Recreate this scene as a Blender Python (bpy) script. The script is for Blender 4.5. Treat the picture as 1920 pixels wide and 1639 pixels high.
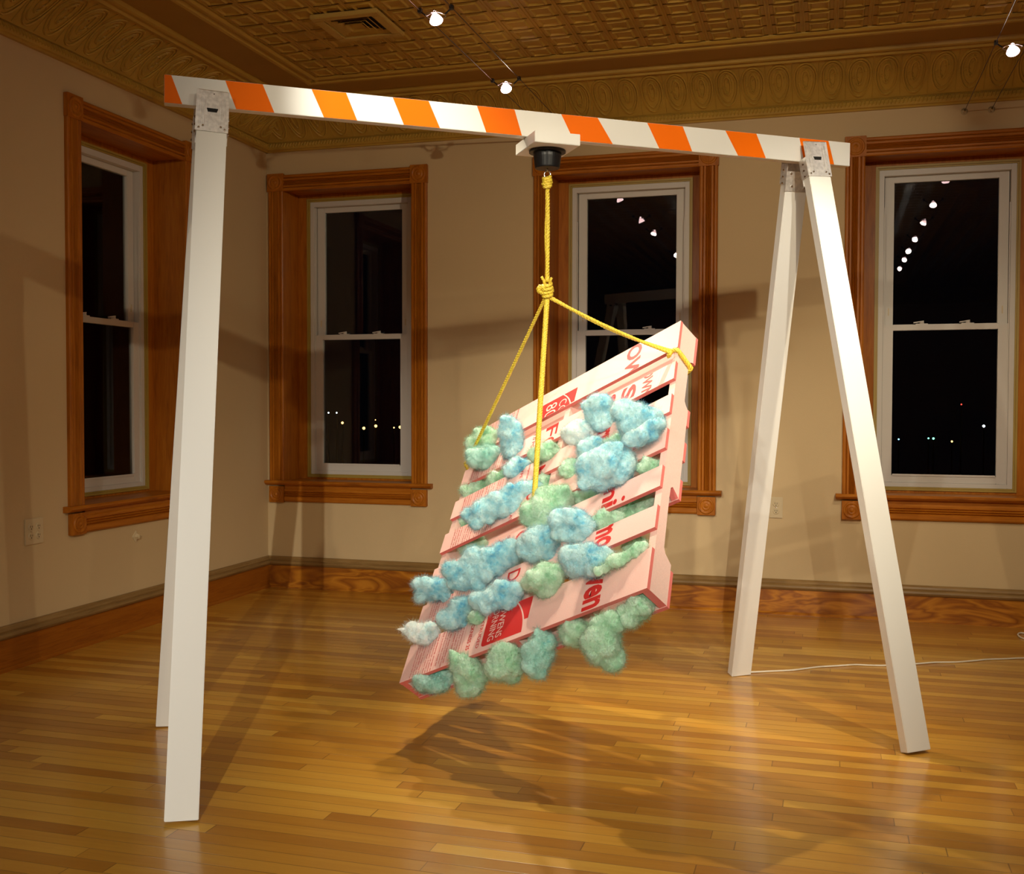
import bpy, bmesh, math, random
from mathutils import Vector, Matrix, noise
for o in list(bpy.data.objects): bpy.data.objects.remove(o)
S = bpy.context.scene
C = S.collection
PI = math.pi
# ------------------------------------------------------------------ camera
CAM = Vector((3.3441, -6.0142, 1.13)); YAW, PITCH, ROLL, FPX = -0.2853, -0.0297, 0.002, 2028.4
fw = Vector((math.sin(YAW)*math.cos(PITCH), math.cos(YAW)*math.cos(PITCH), math.sin(PITCH)))
rt = Vector((math.cos(YAW), -math.sin(YAW), 0)); up = rt.cross(fw)
r2 = rt*math.cos(ROLL)+up*math.sin(ROLL); u2 = -rt*math.sin(ROLL)+up*math.cos(ROLL)
cd = bpy.data.cameras.new('camera'); cam = bpy.data.objects.new('camera', cd); C.objects.link(cam)
cd.sensor_width = 36; cd.lens = FPX/1920*36; cd.clip_start = .02; cd.clip_end = 500
M = Matrix((r2, u2, -fw)).transposed().to_4x4(); M.translation = CAM; cam.matrix_world = M
S.camera = cam
S.view_settings.view_transform = 'Standard'; S.view_settings.look = 'None'
S.view_settings.gamma = 1; S.view_settings.use_curve_mapping = False
S.view_settings.exposure = -0.1
# ------------------------------------------------------------------ night sky
w = bpy.data.worlds.new('night'); S.world = w; w.use_nodes = True
w.node_tree.nodes['Background'].inputs[0].default_value = (.25, .3, .5, 1)
w.node_tree.nodes['Background'].inputs[1].default_value = 0.002
# ------------------------------------------------------------------ track lamps: position along each cable pair, aim, watts, cone
WARM = (1.0, .86, .62); COOL = (1.0, .94, .80)
TX = (1.89, 4.055); LZ = 2.60
LAMPS = [ # track, y, aim, watts, cone deg, colour, label
 (0, -1.17, (2.85, -2.5, 0), 150, 52, WARM, 'bright spot lamp on the left cable pair, nearest the back wall'),
 (0, -2.10, (2.8, -2.8, 0), 130, 58, WARM, 'bright spot lamp on the left cable pair, below the ceiling vent'),
 (0, -2.75, (1.2, -1.6, 0), 30, 64, WARM, 'spot lamp on the left cable pair just above the striped beam, outside the view'),
 (0, -4.15, (1.98, -2.78, 2.03), 130, 26, COOL, 'spot lamp on the left cable pair, fourth from the back wall'),
 (0, -5.13, (2.8, -2.2, 1.2), 110, 32, COOL, 'spot lamp on the left cable pair, fifth from the back wall'),
 (0, -5.95, (3.2, -.5, 1.1), 120, 50, WARM, 'spot lamp on the left cable pair, farthest from the back wall'),
 (1, -1.10, (4.3, -2.6, 0), 30, 70, WARM, 'spot lamp at the right edge on the right cable pair'),
 (1, -1.98, (3.9, 0, .15), 60, 75, WARM, 'spot lamp on the right cable pair, second from the back wall'),
 (1, -2.80, (2.7, -1.9, 0), 120, 66, WARM, 'spot lamp on the right cable pair, third from the back wall'),
 (1, -3.70, (3.36, -2.1, 1.55), 85, 38, COOL, 'spot lamp on the right cable pair, fourth from the back wall'),
 (1, -4.45, (2.2, -.8, 1.2), 150, 80, WARM, 'spot lamp on the right cable pair, fifth from the back wall'),
 (1, -5.10, (2.8, -2.2, 1.2), 30, 40, COOL, 'spot lamp on the right cable pair, sixth from the back wall'),
 (1, -5.85, (0.9, -2.4, 1.1), 40, 60, WARM, 'spot lamp on the right cable pair, seventh from the back wall'),
 (1, -9.5, (2.0, -2.5, .1), 1100, 30, COOL, 'spot lamp on the right cable pair, farthest from the back wall'),
]
# ------------------------------------------------------------------ materials
def new_mat(name):
    m = bpy.data.materials.new(name); m.use_nodes = True
    return m, m.node_tree, m.node_tree.nodes['Principled BSDF']
class NT:
    def __init__(s, nt): s.nt = nt
    def n(s, typ, **kw):
        nd = s.nt.nodes.new(typ)
        for k, v in kw.items(): setattr(nd, k, v)
        return nd
    def link(s, a, b): s.nt.links.new(a, b)
    def put(s, sock, v):
        if hasattr(v, 'is_output') or isinstance(v, bpy.types.NodeSocket): s.link(v, sock)
        else: sock.default_value = v
    def math(s, op, a, b=0.0, c=None):
        nd = s.n('ShaderNodeMath', operation=op); s.put(nd.inputs[0], a); s.put(nd.inputs[1], b)
        if c is not None: s.put(nd.inputs[2], c)
        return nd.outputs[0]
    def coord(s, what='Object', scale=(1, 1, 1), rot=(0, 0, 0)):
        t = s.n('ShaderNodeTexCoord'); m = s.n('ShaderNodeMapping')
        m.inputs['Scale'].default_value = scale; m.inputs['Rotation'].default_value = rot
        s.link(t.outputs[what], m.inputs[0]); return m.outputs[0]
    def noise(s, vec, scale, detail=3, rough=.5, dist=0):
        nd = s.n('ShaderNodeTexNoise'); s.link(vec, nd.inputs['Vector'])
        nd.inputs['Scale'].default_value = scale; nd.inputs['Detail'].default_value = detail
        nd.inputs['Roughness'].default_value = rough; nd.inputs['Distortion'].default_value = dist
        return nd.outputs['Fac']
    def ramp(s, fac, stops):
        r = s.n('ShaderNodeValToRGB'); s.put(r.inputs[0], fac)
        el = r.color_ramp.elements
        while len(el) < len(stops): el.new(.5)
        for e, (p, c) in zip(el, stops): e.position = p; e.color = (*c, 1)
        return r.outputs[0]
    def mix(s, f, a, b, mode='MIX'):
        nd = s.n('ShaderNodeMix', data_type='RGBA', blend_type=mode)
        s.put(nd.inputs['Factor'], f)
        for i, v in ((6, a), (7, b)):
            if isinstance(v, tuple): nd.inputs[i].default_value = (*v, 1) if len(v) == 3 else v
            else: s.link(v, nd.inputs[i])
        return nd.outputs[2]
    def bump(s, h, dist, strength=1.0):
        b = s.n('ShaderNodeBump'); b.inputs['Strength'].default_value = strength; b.inputs['Distance'].default_value = dist
        s.link(h, b.inputs['Height']); return b.outputs[0]
def simple(name, col, rough=.5, metal=0, spec=.5, bumpy=None, vary=0, coat=0):
    m, nt, p = new_mat(name); N = NT(nt)
    p.inputs['Base Color'].default_value = (*col, 1); p.inputs['Roughness'].default_value = rough
    p.inputs['Metallic'].default_value = metal; p.inputs['Specular IOR Level'].default_value = spec
    p.inputs['Coat Weight'].default_value = coat
    if vary:
        f = N.noise(N.coord(), vary[0], 3)
        N.link(N.ramp(f, [(.3, tuple(c*(1-vary[1]) for c in col)), (.7, tuple(min(1, c*(1+vary[1])) for c in col))]), p.inputs['Base Color'])
    if bumpy:
        N.link(N.bump(N.noise(N.coord(), bumpy[0], 4), bumpy[1]), p.inputs['Normal'])
    return m
def wood(name, dark, mid, light, axis, rough=.42, coat=.04, scale=1.0):
    m, nt, p = new_mat(name); N = NT(nt)
    sc = [14*scale]*3; sc[axis] = 1.1*scale
    v = N.coord('Object', tuple(sc))
    g = N.noise(v, 2.2, 5, .62, 1.2)
    v2 = N.coord('Object', tuple(x*4 for x in sc)); g2 = N.noise(v2, 3.0, 3, .6)
    f = N.math('MULTIPLY_ADD', g2, .3, N.math('MULTIPLY', g, .75))
    N.link(N.ramp(f, [(.3, dark), (.5, mid), (.72, light)]), p.inputs['Base Color'])
    p.inputs['Roughness'].default_value = rough; p.inputs['Specular IOR Level'].default_value = .2; p.inputs['Coat Weight'].default_value = coat
    p.inputs['Coat Roughness'].default_value = .2
    N.link(N.bump(g2, .0006), p.inputs['Normal'])
    return m
OAKD, OAKM, OAKL = (.23, .064, .005), (.40, .122, .008), (.50, .175, .014)
W_X = wood('casing_wood_x', OAKD, OAKM, OAKL, 0); W_Y = wood('casing_wood_y', OAKD, OAKM, OAKL, 1); W_Z = wood('casing_wood_z', OAKD, OAKM, OAKL, 2)
def baseboard_mat(name, axis):
    m, nt, p = new_mat(name); N = NT(nt)
    sc = [5.5]*3; sc[axis] = 1.4
    g = N.noise(N.coord('Object', tuple(sc)), 1.6, 3, .5, .6)
    band = N.math('FRACT', N.math('MULTIPLY', g, 7.0))
    tri = N.math('ABSOLUTE', N.math('SUBTRACT', band, .5))
    N.link(N.ramp(tri, [(.0, (.26, .075, .006)), (.25, (.40, .135, .009)), (.5, (.52, .20, .016))]), p.inputs['Base Color'])
    p.inputs['Roughness'].default_value = .35; p.inputs['Coat Weight'].default_value = .15
    return m
BB_X = baseboard_mat('baseboard_pine_x', 0); BB_Y = wood('baseboard_pine_y_dim', (.20, .052, .004), (.30, .088, .006), (.36, .115, .009), 1)  # left board is a darkened pine, its dimmer light painted into the colour
CAPM = wood('baseboard_cap', (.17, .095, .032), (.26, .15, .05), (.34, .21, .08), 0)
CAPMY = wood('baseboard_cap_y', (.17, .095, .032), (.26, .15, .05), (.34, .21, .08), 1)
WALL = simple('wall_paint', (.61, .455, .25), .75, spec=.25, bumpy=(180, .0005), vary=(1.2, .03))
TIN = simple('pressed_tin_gold', (.46, .275, .042), .42, spec=.4, bumpy=(20, .0004), vary=(7, .10))
TIN2 = simple('ceiling_band_paint', (.36, .195, .03), .5, spec=.35, bumpy=(25, .001), vary=(3, .06))
VINYL = simple('window_vinyl', (.62, .58, .52), .4)
GOLD = simple('gold_stop_paint', (.40, .27, .05), .45)
WHITE = simple('white_paint', (.80, .79, .75), .42, bumpy=(35, .0002))
STEEL = simple('galvanised_steel', (.80, .78, .75), .36, metal=.65, bumpy=(300, .0002), vary=(90, .16))
DARK = simple('dark_recess', (.01, .009, .008), .9)
BLACKP = simple('black_plastic', (.008, .008, .009), .35)
CHROME = simple('chrome', (.75, .75, .75), .15, metal=1)
IVORY = simple('ivory_plastic', (.62, .50, .30), .4)
CORD = simple('white_cord', (.75, .68, .55), .5)
CABLE = simple('dark_cable', (.10, .06, .035), .4, metal=.6)
RED = simple('red_print', (.66, .022, .020), .55)
REDL = simple('red_small_print', (.58, .025, .025), .6)
PRINTW = simple('pale_print', (.85, .62, .60), .6)
GROUND = simple('night_ground', (.02, .02, .02), 1)
def foam(name, col, dots=False):
    m, nt, p = new_mat(name); N = NT(nt)
    v = N.coord('Object')
    f = N.noise(v, 420, 2)
    c = N.ramp(f, [(.3, tuple(x*.93 for x in col)), (.7, tuple(min(1, x*1.04) for x in col))])
    if dots:
        vo = N.n('ShaderNodeTexVoronoi'); N.link(v, vo.inputs['Vector']); vo.inputs['Scale'].default_value = 95; vo.inputs['Randomness'].default_value = 0
        d = N.math('LESS_THAN', vo.outputs['Distance'], .23)
        c = N.mix(N.math('MULTIPLY', d, .35), c, (.95, .70, .66))
    N.link(c, p.inputs['Base Color'])
    p.inputs['Roughness'].default_value = .6; p.inputs['Subsurface Weight'].default_value = .12
    p.inputs['Subsurface Radius'].default_value = (.02, .006, .005); p.inputs['Subsurface Scale'].default_value = .5
    N.link(N.bump(N.noise(v, 300, 2), .0004), p.inputs['Normal'])
    return m
PINK = foam('pink_foam_face', (.90, .56, .51)); PINKS = foam('pink_foam_side', (.80, .54, .48), True)
PINKE = simple('pink_foam_cut_edge_shaded', (.70, .17, .15), .7, bumpy=(350, .0006))  # deeper pink: shade and warm bounce on the edges put into the colour
def orange():
    m, nt, p = new_mat('orange_stripe'); p.inputs['Base Color'].default_value = (.95, .17, .0, 1); p.inputs['Roughness'].default_value = .55; p.inputs['Specular IOR Level'].default_value = .1
    return m
ORANGE = orange()
def cotton(name, a, b, c):
    m, nt, p = new_mat(name); N = NT(nt)
    v = N.coord('Object'); f = N.noise(v, 9, 4, .6, .8); f2 = N.noise(v, 60, 3, .6)
    k = N.math('MULTIPLY_ADD', f2, .25, N.math('MULTIPLY', f, .8))
    N.link(N.ramp(k, [(.36, a), (.46, b), (.60, c)]), p.inputs['Base Color'])
    p.inputs['Roughness'].default_value = .95; p.inputs['Specular IOR Level'].default_value = .1
    p.inputs['Subsurface Weight'].default_value = .75; p.inputs['Subsurface Radius'].default_value = (.03, .035, .04); p.inputs['Subsurface Scale'].default_value = .6
    p.inputs['Sheen Weight'].default_value = .4; p.inputs['Sheen Roughness'].default_value = .6
    h = N.math('MULTIPLY_ADD', N.noise(N.coord('Object', (1, 1, .35)), 120, 4, .7, 1.5), .6, N.math('MULTIPLY', N.noise(v, 28, 3, .6, 2.0), 1.0))
    N.link(N.bump(h, .0035, .6), p.inputs['Normal'])
    return m
COT = {'b': cotton('blue_cotton', (.06, .42, .70), (.27, .64, .76), (.55, .80, .84)),
       'g': cotton('mint_cotton', (.24, .60, .36), (.40, .72, .49), (.58, .82, .64)),
       'w': cotton('pale_blue_cotton', (.42, .76, .84), (.68, .86, .88), (.85, .92, .92)),
       'x': cotton('teal_cotton', (.16, .56, .58), (.34, .70, .60), (.50, .80, .72))}
def rope_mat():
    m, nt, p = new_mat('yellow_rope'); N = NT(nt)
    f = N.noise(N.coord(), 260, 2)
    N.link(N.ramp(f, [(.3, (.62, .42, .02)), (.6, (.90, .70, .08))]), p.inputs['Base Color'])
    p.inputs['Roughness'].default_value = .35; N.link(N.bump(N.noise(N.coord(), 500, 2), .001), p.inputs['Normal'])
    return m
ROPE = rope_mat()
def floor_mat():
    m, nt, p = new_mat('oak_strip_floor'); N = NT(nt)
    tc = N.n('ShaderNodeTexCoord'); sp = N.n('ShaderNodeSeparateXYZ'); N.link(tc.outputs['Object'], sp.inputs[0])
    x, y = sp.outputs[0], sp.outputs[1]
    ry = N.math('DIVIDE', y, .057); row = N.math('FLOOR', ry); fy = N.math('FRACT', ry)
    wn = N.n('ShaderNodeTexWhiteNoise', noise_dimensions='1D'); N.link(row, wn.inputs['W'])
    xo = N.math('ADD', N.math('DIVIDE', x, .95), N.math('MULTIPLY', wn.outputs['Value'], 7.3))
    # uneven board lengths
    xo = N.math('ADD', xo, N.math('MULTIPLY', N.math('SINE', N.math('MULTIPLY', xo, 2.1)), .25))
    col = N.math('FLOOR', xo); fx = N.math('FRACT', xo)
    cv = N.n('ShaderNodeCombineXYZ'); N.link(row, cv.inputs[0]); N.link(col, cv.inputs[1])
    w2 = N.n('ShaderNodeTexWhiteNoise', noise_dimensions='2D'); N.link(cv.outputs[0], w2.inputs['Vector'])
    plank = w2.outputs['Value']
    off = N.n('ShaderNodeVectorMath', operation='MULTIPLY_ADD'); N.link(w2.outputs['Color'], off.inputs[0]); off.inputs[1].default_value = (9, 9, 9); N.link(tc.outputs['Object'], off.inputs[2])
    mp = N.n('ShaderNodeMapping'); mp.inputs['Scale'].default_value = (1.6, 26, 1); N.link(off.outputs[0], mp.inputs[0])
    g = N.noise(mp.outputs[0], 1.5, 5, .6, 1.0)
    fac = N.math('MULTIPLY_ADD', plank, .62, N.math('MULTIPLY', g, .42))
    c = N.ramp(fac, [(.1, (.33, .125, .012)), (.45, (.47, .212, .022)), (.72, (.58, .295, .036)), (.95, (.66, .38, .056))])
    # seams
    ey = N.math('MINIMUM', fy, N.math('SUBTRACT', 1.0, fy)); ex = N.math('MINIMUM', fx, N.math('SUBTRACT', 1.0, fx))
    sy = N.math('LESS_THAN', ey, .022); sx = N.math('LESS_THAN', ex, .0016)
    seam = N.math('MAXIMUM', sy, sx)
    c = N.mix(N.math('MULTIPLY', seam, .65), c, (.10, .04, .008))
    N.link(c, p.inputs['Base Color'])
    p.inputs['Roughness'].default_value = .30
    p.inputs['Coat Weight'].default_value = .4; p.inputs['Coat Roughness'].default_value = .11
    # each strip sits at a slightly different tilt, plus seams and gentle waviness
    tilt = N.math('MULTIPLY', N.math('SUBTRACT', plank, .5), N.math('MULTIPLY', fy, .0022))
    h = N.math('ADD', N.math('MULTIPLY', N.math('MINIMUM', ey, .05), .012), tilt)
    h = N.math('ADD', h, N.math('MULTIPLY', N.noise(tc.outputs['Object'], 9, 2), .0012))
    b = N.bump(h, 1.0, .55)
    N.link(b, p.inputs['Normal']); N.link(b, p.inputs['Coat Normal'])
    return m
FLOOR = floor_mat()
def glass_mat():
    m = bpy.data.materials.new('window_glass'); m.use_nodes = True; nt = m.node_tree; nt.nodes.clear(); N = NT(nt)
    out = N.n('ShaderNodeOutputMaterial'); mx = N.n('ShaderNodeMixShader'); fr = N.n('ShaderNodeFresnel'); fr.inputs[0].default_value = 1.5
    gl = N.n('ShaderNodeBsdfGlossy'); gl.inputs['Roughness'].default_value = .0
    tr = N.n('ShaderNodeBsdfTransparent'); tr.inputs[0].default_value = (.93, .95, .94, 1)
    N.link(fr.outputs[0], mx.inputs[0]); N.link(tr.outputs[0], mx.inputs[1]); N.link(gl.outputs[0], mx.inputs[2]); N.link(mx.outputs[0], out.inputs[0])
    return m
GLASS = glass_mat()
def emit(name, col, strength):
    m, nt, p = new_mat(name); p.inputs['Base Color'].default_value = (.02, .02, .02, 1)
    p.inputs['Emission Color'].default_value = (*col, 1); p.inputs['Emission Strength'].default_value = strength
    return m
LENS = emit('lit_lamp_lens', (1, .93, .8), 140)
REFL = emit('glowing_dichroic_reflector', (1, .62, .60), 18)
# ------------------------------------------------------------------ helpers
class MB:
    def __init__(s): s.v = []; s.f = []; s.m = []; s.mi = 0
    def box(s, a, b):
        x0, y0, z0 = [min(p, q) for p, q in zip(a, b)]; x1, y1, z1 = [max(p, q) for p, q in zip(a, b)]
        s.hexa([(x0, y0, z0), (x1, y0, z0), (x1, y1, z0), (x0, y1, z0), (x0, y0, z1), (x1, y0, z1), (x1, y1, z1), (x0, y1, z1)]); return s
    def hexa(s, c):
        n = len(s.v); s.v += [tuple(p) for p in c]
        for f in ((3, 2, 1, 0), (4, 5, 6, 7), (0, 1, 5, 4), (1, 2, 6, 5), (2, 3, 7, 6), (3, 0, 4, 7)): s.f.append(tuple(n+i for i in f)); s.m.append(s.mi)
        return s
    def obox(s, c, ax, ay, az):
        c, ax, ay, az = map(Vector, (c, ax, ay, az))
        s.hexa([c+ax*i+ay*j+az*k for k in (-1, 1) for i, j in ((-1, -1), (1, -1), (1, 1), (-1, 1))]); return s
    def poly(s, pts): n = len(s.v); s.v += [tuple(p) for p in pts]; s.f.append(tuple(range(n, n+len(pts)))); s.m.append(s.mi); return s
    def extrude(s, prof, p0, p1, ax, ay, closed=True):
        p0, p1, ax, ay = map(Vector, (p0, p1, ax, ay)); n = len(s.v); k = len(prof)
        for p in (p0, p1):
            for a, b in prof: s.v.append(tuple(p+ax*a+ay*b))
        for i in range(k if closed else k-1):
            j = (i+1) % k; s.f.append((n+i, n+j, n+k+j, n+k+i)); s.m.append(s.mi)
        if closed:
            s.f.append(tuple(n+i for i in reversed(range(k)))); s.f.append(tuple(n+k+i for i in range(k))); s.m += [s.mi]*2
        return s
    def tube(s, pts, r, seg=8, caps=True):
        pts = [Vector(p) for p in pts]; n0 = len(s.v); N_ = len(pts); prev = None
        rs = r if isinstance(r, (list, tuple)) else [r]*N_
        for i, p in enumerate(pts):
            t = (pts[min(i+1, N_-1)]-pts[max(i-1, 0)]).normalized()
            if prev is None: a = t.cross(Vector((0, 0, 1)) if abs(t.z) < .9 else Vector((1, 0, 0))).normalized()
            else: a = (prev-t*prev.dot(t)).normalized()
            prev = a; b = t.cross(a)
            for k in range(seg): an = 2*PI*k/seg; s.v.append(tuple(p+(a*math.cos(an)+b*math.sin(an))*rs[i]))
        for i in range(N_-1):
            for k in range(seg):
                k2 = (k+1) % seg; s.f.append((n0+i*seg+k, n0+i*seg+k2, n0+(i+1)*seg+k2, n0+(i+1)*seg+k)); s.m.append(s.mi)
        if caps:
            s.f.append(tuple(n0+k for k in reversed(range(seg)))); s.f.append(tuple(n0+(N_-1)*seg+k for k in range(seg))); s.m += [s.mi]*2
        return s
    def lathe(s, prof, c, axis, seg=24):
        c, axis = Vector(c), Vector(axis).normalized(); a = axis.cross(Vector((0, 0, 1)) if abs(axis.z) < .9 else Vector((1, 0, 0))).normalized(); b = axis.cross(a)
        n0 = len(s.v)
        for r, h in prof:
            for k in range(seg): an = 2*PI*k/seg; s.v.append(tuple(c+axis*h+(a*math.cos(an)+b*math.sin(an))*max(r, 1e-5)))
        for i in range(len(prof)-1):
            for k in range(seg):
                k2 = (k+1) % seg; s.f.append((n0+i*seg+k, n0+i*seg+k2, n0+(i+1)*seg+k2, n0+(i+1)*seg+k)); s.m.append(s.mi)
        return s
    def build(s, name, mats, parent=None, smooth=False, bevel=0, mw=None):
        me = bpy.data.meshes.new(name); me.from_pydata(s.v, [], s.f)
        for mm in (mats if isinstance(mats, (list, tuple)) else [mats]): me.materials.append(mm)
        me.polygons.foreach_set('material_index', s.m)
        bm = bmesh.new(); bm.from_mesh(me); bmesh.ops.recalc_face_normals(bm, faces=bm.faces)
        if bevel: bmesh.ops.bevel(bm, geom=bm.edges[:], offset=bevel, segments=2, affect='EDGES', clamp_overlap=True)
        bm.to_mesh(me); bm.free()
        if smooth: me.shade_smooth() if hasattr(me, 'shade_smooth') else [setattr(p, 'use_smooth', True) for p in me.polygons]
        return link(name, me, parent)
def link(name, me, parent=None):
    o = bpy.data.objects.new(name, me); C.objects.link(o)
    if parent is not None: o.parent = parent
    return o
def recentre(o):  # put the origin of a top-level mesh at its own base
    me = o.data; xs = [v.co for v in me.vertices]
    lo = Vector((min(v.x for v in xs), min(v.y for v in xs), min(v.z for v in xs))); hi = Vector((max(v.x for v in xs), max(v.y for v in xs), max(v.z for v in xs)))
    c = Vector(((lo.x+hi.x)/2, (lo.y+hi.y)/2, lo.z)); me.transform(Matrix.Translation(-c)); o.location = o.location+c; return o
def tag(o, label=None, cat=None, group=None, kind=None):
    if label: o['label'] = label
    if cat: o['category'] = cat
    if group: o['group'] = group
    if kind: o['kind'] = kind
    return o
def empty(name, loc=(0, 0, 0)):
    o = bpy.data.objects.new(name, None); o.empty_display_size = .1; o.location = loc; C.objects.link(o); return o
# ------------------------------------------------------------------ room shell
XR, YR, HC, HW = 6.8, -11.0, 2.90, 2.674
def struct(mb, name, mats, **kw): return tag(mb.build(name, mats, **kw), kind='structure')
struct(MB().box((-.35, YR-.2, -.1), (XR+.2, .35, 0)), 'floor', FLOOR)
WZ0, WZ1 = .634, 2.445
WT = .34
wins_back = (1.71-1.69+0.0, 1.71, 3.412)         # left outer edge of the casing
WW = 1.04
OPN = [(x+.079, x+WW-.079) for x in wins_back]
m = MB(); xs = -.34
for a, b in OPN:
    m.box((xs, 0, 0), (a, WT, 3.0)); m.box((a, 0, 0), (b, WT, WZ0)); m.box((a, 0, WZ1+.019), (b, WT, 3.0)); xs = b
m.box((xs, 0, 0), (XR+.2, WT, 3.0))
struct(m, 'wall_back', WALL)
L0, L1 = -1.764, -.882     # opening in the left wall (y)
m = MB()
m.box((-WT, YR, 0), (0, L0, 3.0)); m.box((-WT, L0, 0), (0, L1, WZ0)); m.box((-WT, L0, WZ1+.019), (0, L1, 3.0)); m.box((-WT, L1, 0), (0, 0, 3.0))
struct(m, 'wall_left', WALL)
struct(MB().box((XR, YR, 0), (XR+.2, 0, 3.0)), 'wall_right', WALL)
struct(MB().box((-.34, YR-.2, 0), (XR+.2, YR, 3.0)), 'wall_rear', WALL)
# ceiling: smooth band, then a field of pressed tin panels
struct(MB().box((-.34, YR-.2, HC), (XR+.2, .34, HC+.1)), 'ceiling', TIN2)
def field():
    m = MB(); x0, y0 = .665, -.665; px, py = .1495, .1335
    nx = int((XR-1.3)/px); ny = int((abs(YR)-1.3)/py)
    for i in range(nx):
        for j in range(ny):
            X = x0+i*px; Y = y0-j*py
            rings = [(0, 0, .002), (.004, .0, .002), (.006, .0, .005), (.010, .0, .005), (.012, .0, .002), (.026, .014, .002), (.031, .019, .010), (.036, .024, .010), (.043, .031, .002)]
            n = len(m.v)
            for ix, iy, d in rings:
                for a, b in ((X+ix, Y-iy), (X+px-ix, Y-iy), (X+px-ix, Y-py+iy), (X+ix, Y-py+iy)): m.v.append((a, b, HC-d))
            for r in range(8):
                for k in range(4):
                    k2 = (k+1) % 4; m.f.append((n+r*4+k, n+r*4+k2, n+r*4+4+k2, n+r*4+4+k)); m.m.append(0)
            m.f.append(tuple(n+32+k for k in range(4))); m.m.append(0)
    return m, x0, y0, x0+nx*px, y0-ny*py
fm, FX0, FY0, FX1, FY1 = field()
struct(fm, 'trim_1', TIN)
# ridged border around the field
prof = [(0, .001), (0, -.010), (.012, -.018), (.024, -.018), (.030, -.008), (.050, -.008), (.058, -.022), (.074, -.024), (.084, -.012), (.088, .001)]
m = MB()
for p0, p1, ax in (((FX0-.08, FY0, HC), (FX1+.08, FY0, HC), (0, 1, 0)), ((FX0-.08, FY1, HC), (FX1+.08, FY1, HC), (0, -1, 0)), ((FX0, FY0+.08, HC), (FX0, FY1-.08, HC), (-1, 0, 0)), ((FX1, FY0+.08, HC), (FX1, FY1-.08, HC), (1, 0, 0))):
    m.extrude(prof, p0, p1, ax, (0, 0, 1))
struct(m, 'trim_2', TIN)
# cornice: rope bead, cove with ovals, upper beads.  profile is (distance from wall, height)
def cove(t): a = t*PI/2; return (.028+.245*(1-math.cos(a)), 2.728+.150*math.sin(a))
def cove2(t):  # slightly hollow diagonal
    x = .028+.242*t; z = 2.730+.150*t + .022*math.sin(PI*t); return (x, z)
cprof = [(0, HW), (.016, HW), (.020, HW+.008), (.030, HW+.012), (.036, HW+.026), (.032, HW+.044), (.018, HW+.052), (.022, 2.730)]
cprof += [cove2(i/10) for i in range(11)]
cprof += [(.274, 2.872), (.292, 2.870), (.300, 2.884), (.318, 2.884), (.326, 2.878), (.338, 2.882), (.345, HC), (0, HC)]
def cornice(name, p0, p1, ax, along, length, flip):
    m = MB(); m.extrude(cprof, p0, p1, ax, (0, 0, 1))
    P0, AX, AL = Vector(p0), Vector(ax), Vector(along)
    def sp(s, t, lift=0):
        x, z = cove2(t); x2, z2 = cove2(min(t+.01, 1.0)); tx, tz = x2-x, z2-z; l = math.hypot(tx, tz) or 1
        return P0+AL*s+AX*(x+lift*tz/l)+Vector((0, 0, z-lift*tx/l))
    pitch = .1335; n = int(length/pitch)
    for i in range(n):
        c = .07+(i+.5)*pitch
        if c > length-.05: break
        for ra, rb, rr in ((.056, .44, .0062), (.043, .36, .0045), (.018, .22, .0065)):
            pts = [sp(c+ra*math.cos(a), .50+rb*math.sin(a),   .002) for a in [2*PI*k/22 for k in range(23)]]
            m.tube(pts, rr, 5, False)
        m.tube([sp(c+pitch/2, .03+.94*k/6, .001) for k in range(7)], .0028, 5, False)
        for dx, t in ((-.02, .42), (.012, .55), (-.006, .30), (.0, .72)):
            m.tube([sp(c+dx-.012, t, .001), sp(c+dx, t+.05, .005), sp(c+dx+.012, t, .001)], .004, 5)
    # little ribs on the rope bead
    k = .02
    while k < length-.05:
        a = P0+AL*k
        m.tube([a+AX*.022+Vector((0, 0, HW+.014)), a+AX*.037+Vector((0, 0, HW+.026))+AL*.006, a+AX*.030+Vector((0, 0, HW+.046))+AL*.012], .0042, 5)
        k += .019
    return struct(m, name, TIN)
cornice('trim_3', (0, 0, 0), (XR, 0, 0), (0, -1, 0), (1, 0, 0), XR, 0)
cornice('trim_4', (0, 0, 0), (0, YR, 0), (1, 0, 0), (0, -1, 0), 8.0, 1)
cm = MB(); cm.extrude(cprof, (XR, 0, 0), (XR, YR, 0), (-1, 0, 0), (0, 0, 1)); struct(cm, 'trim_5', TIN)
cm = MB(); cm.extrude(cprof, (0, YR, 0), (XR, YR, 0), (0, 1, 0), (0, 0, 1)); struct(cm, 'trim_6', TIN)
# baseboards
def baseboard(name, p0, p1, ax, mats):
    m = MB(); m.extrude([(0, 0), (.022, 0), (.022, .012), (.019, .016), (.019, .138), (0, .138)], p0, p1, ax, (0, 0, 1))
    o = struct(m, name, mats[0])
    c = MB(); c.extrude([(0, .136), (.024, .136), (.030, .142), (.034, .150), (.030, .160), (.022, .164), (.024, .172), (.018, .182), (.010, .190), (0, .190)], p0, p1, ax, (0, 0, 1))
    c.build('cap_moulding', mats[1], o); s = MB(); s.extrude([(0, 0), (.034, 0), (.034, .005), (.022, .016), (0, .016)], p0, p1, ax, (0, 0, 1)); s.build('shoe_moulding', mats[0], o)
baseboard('baseboard_back', (0, 0, 0), (XR, 0, 0), (0, -1, 0), (BB_X, CAPM)); baseboard('baseboard_left', (0, 0, 0), (0, YR, 0), (1, 0, 0), (BB_Y, CAPMY))
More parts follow.
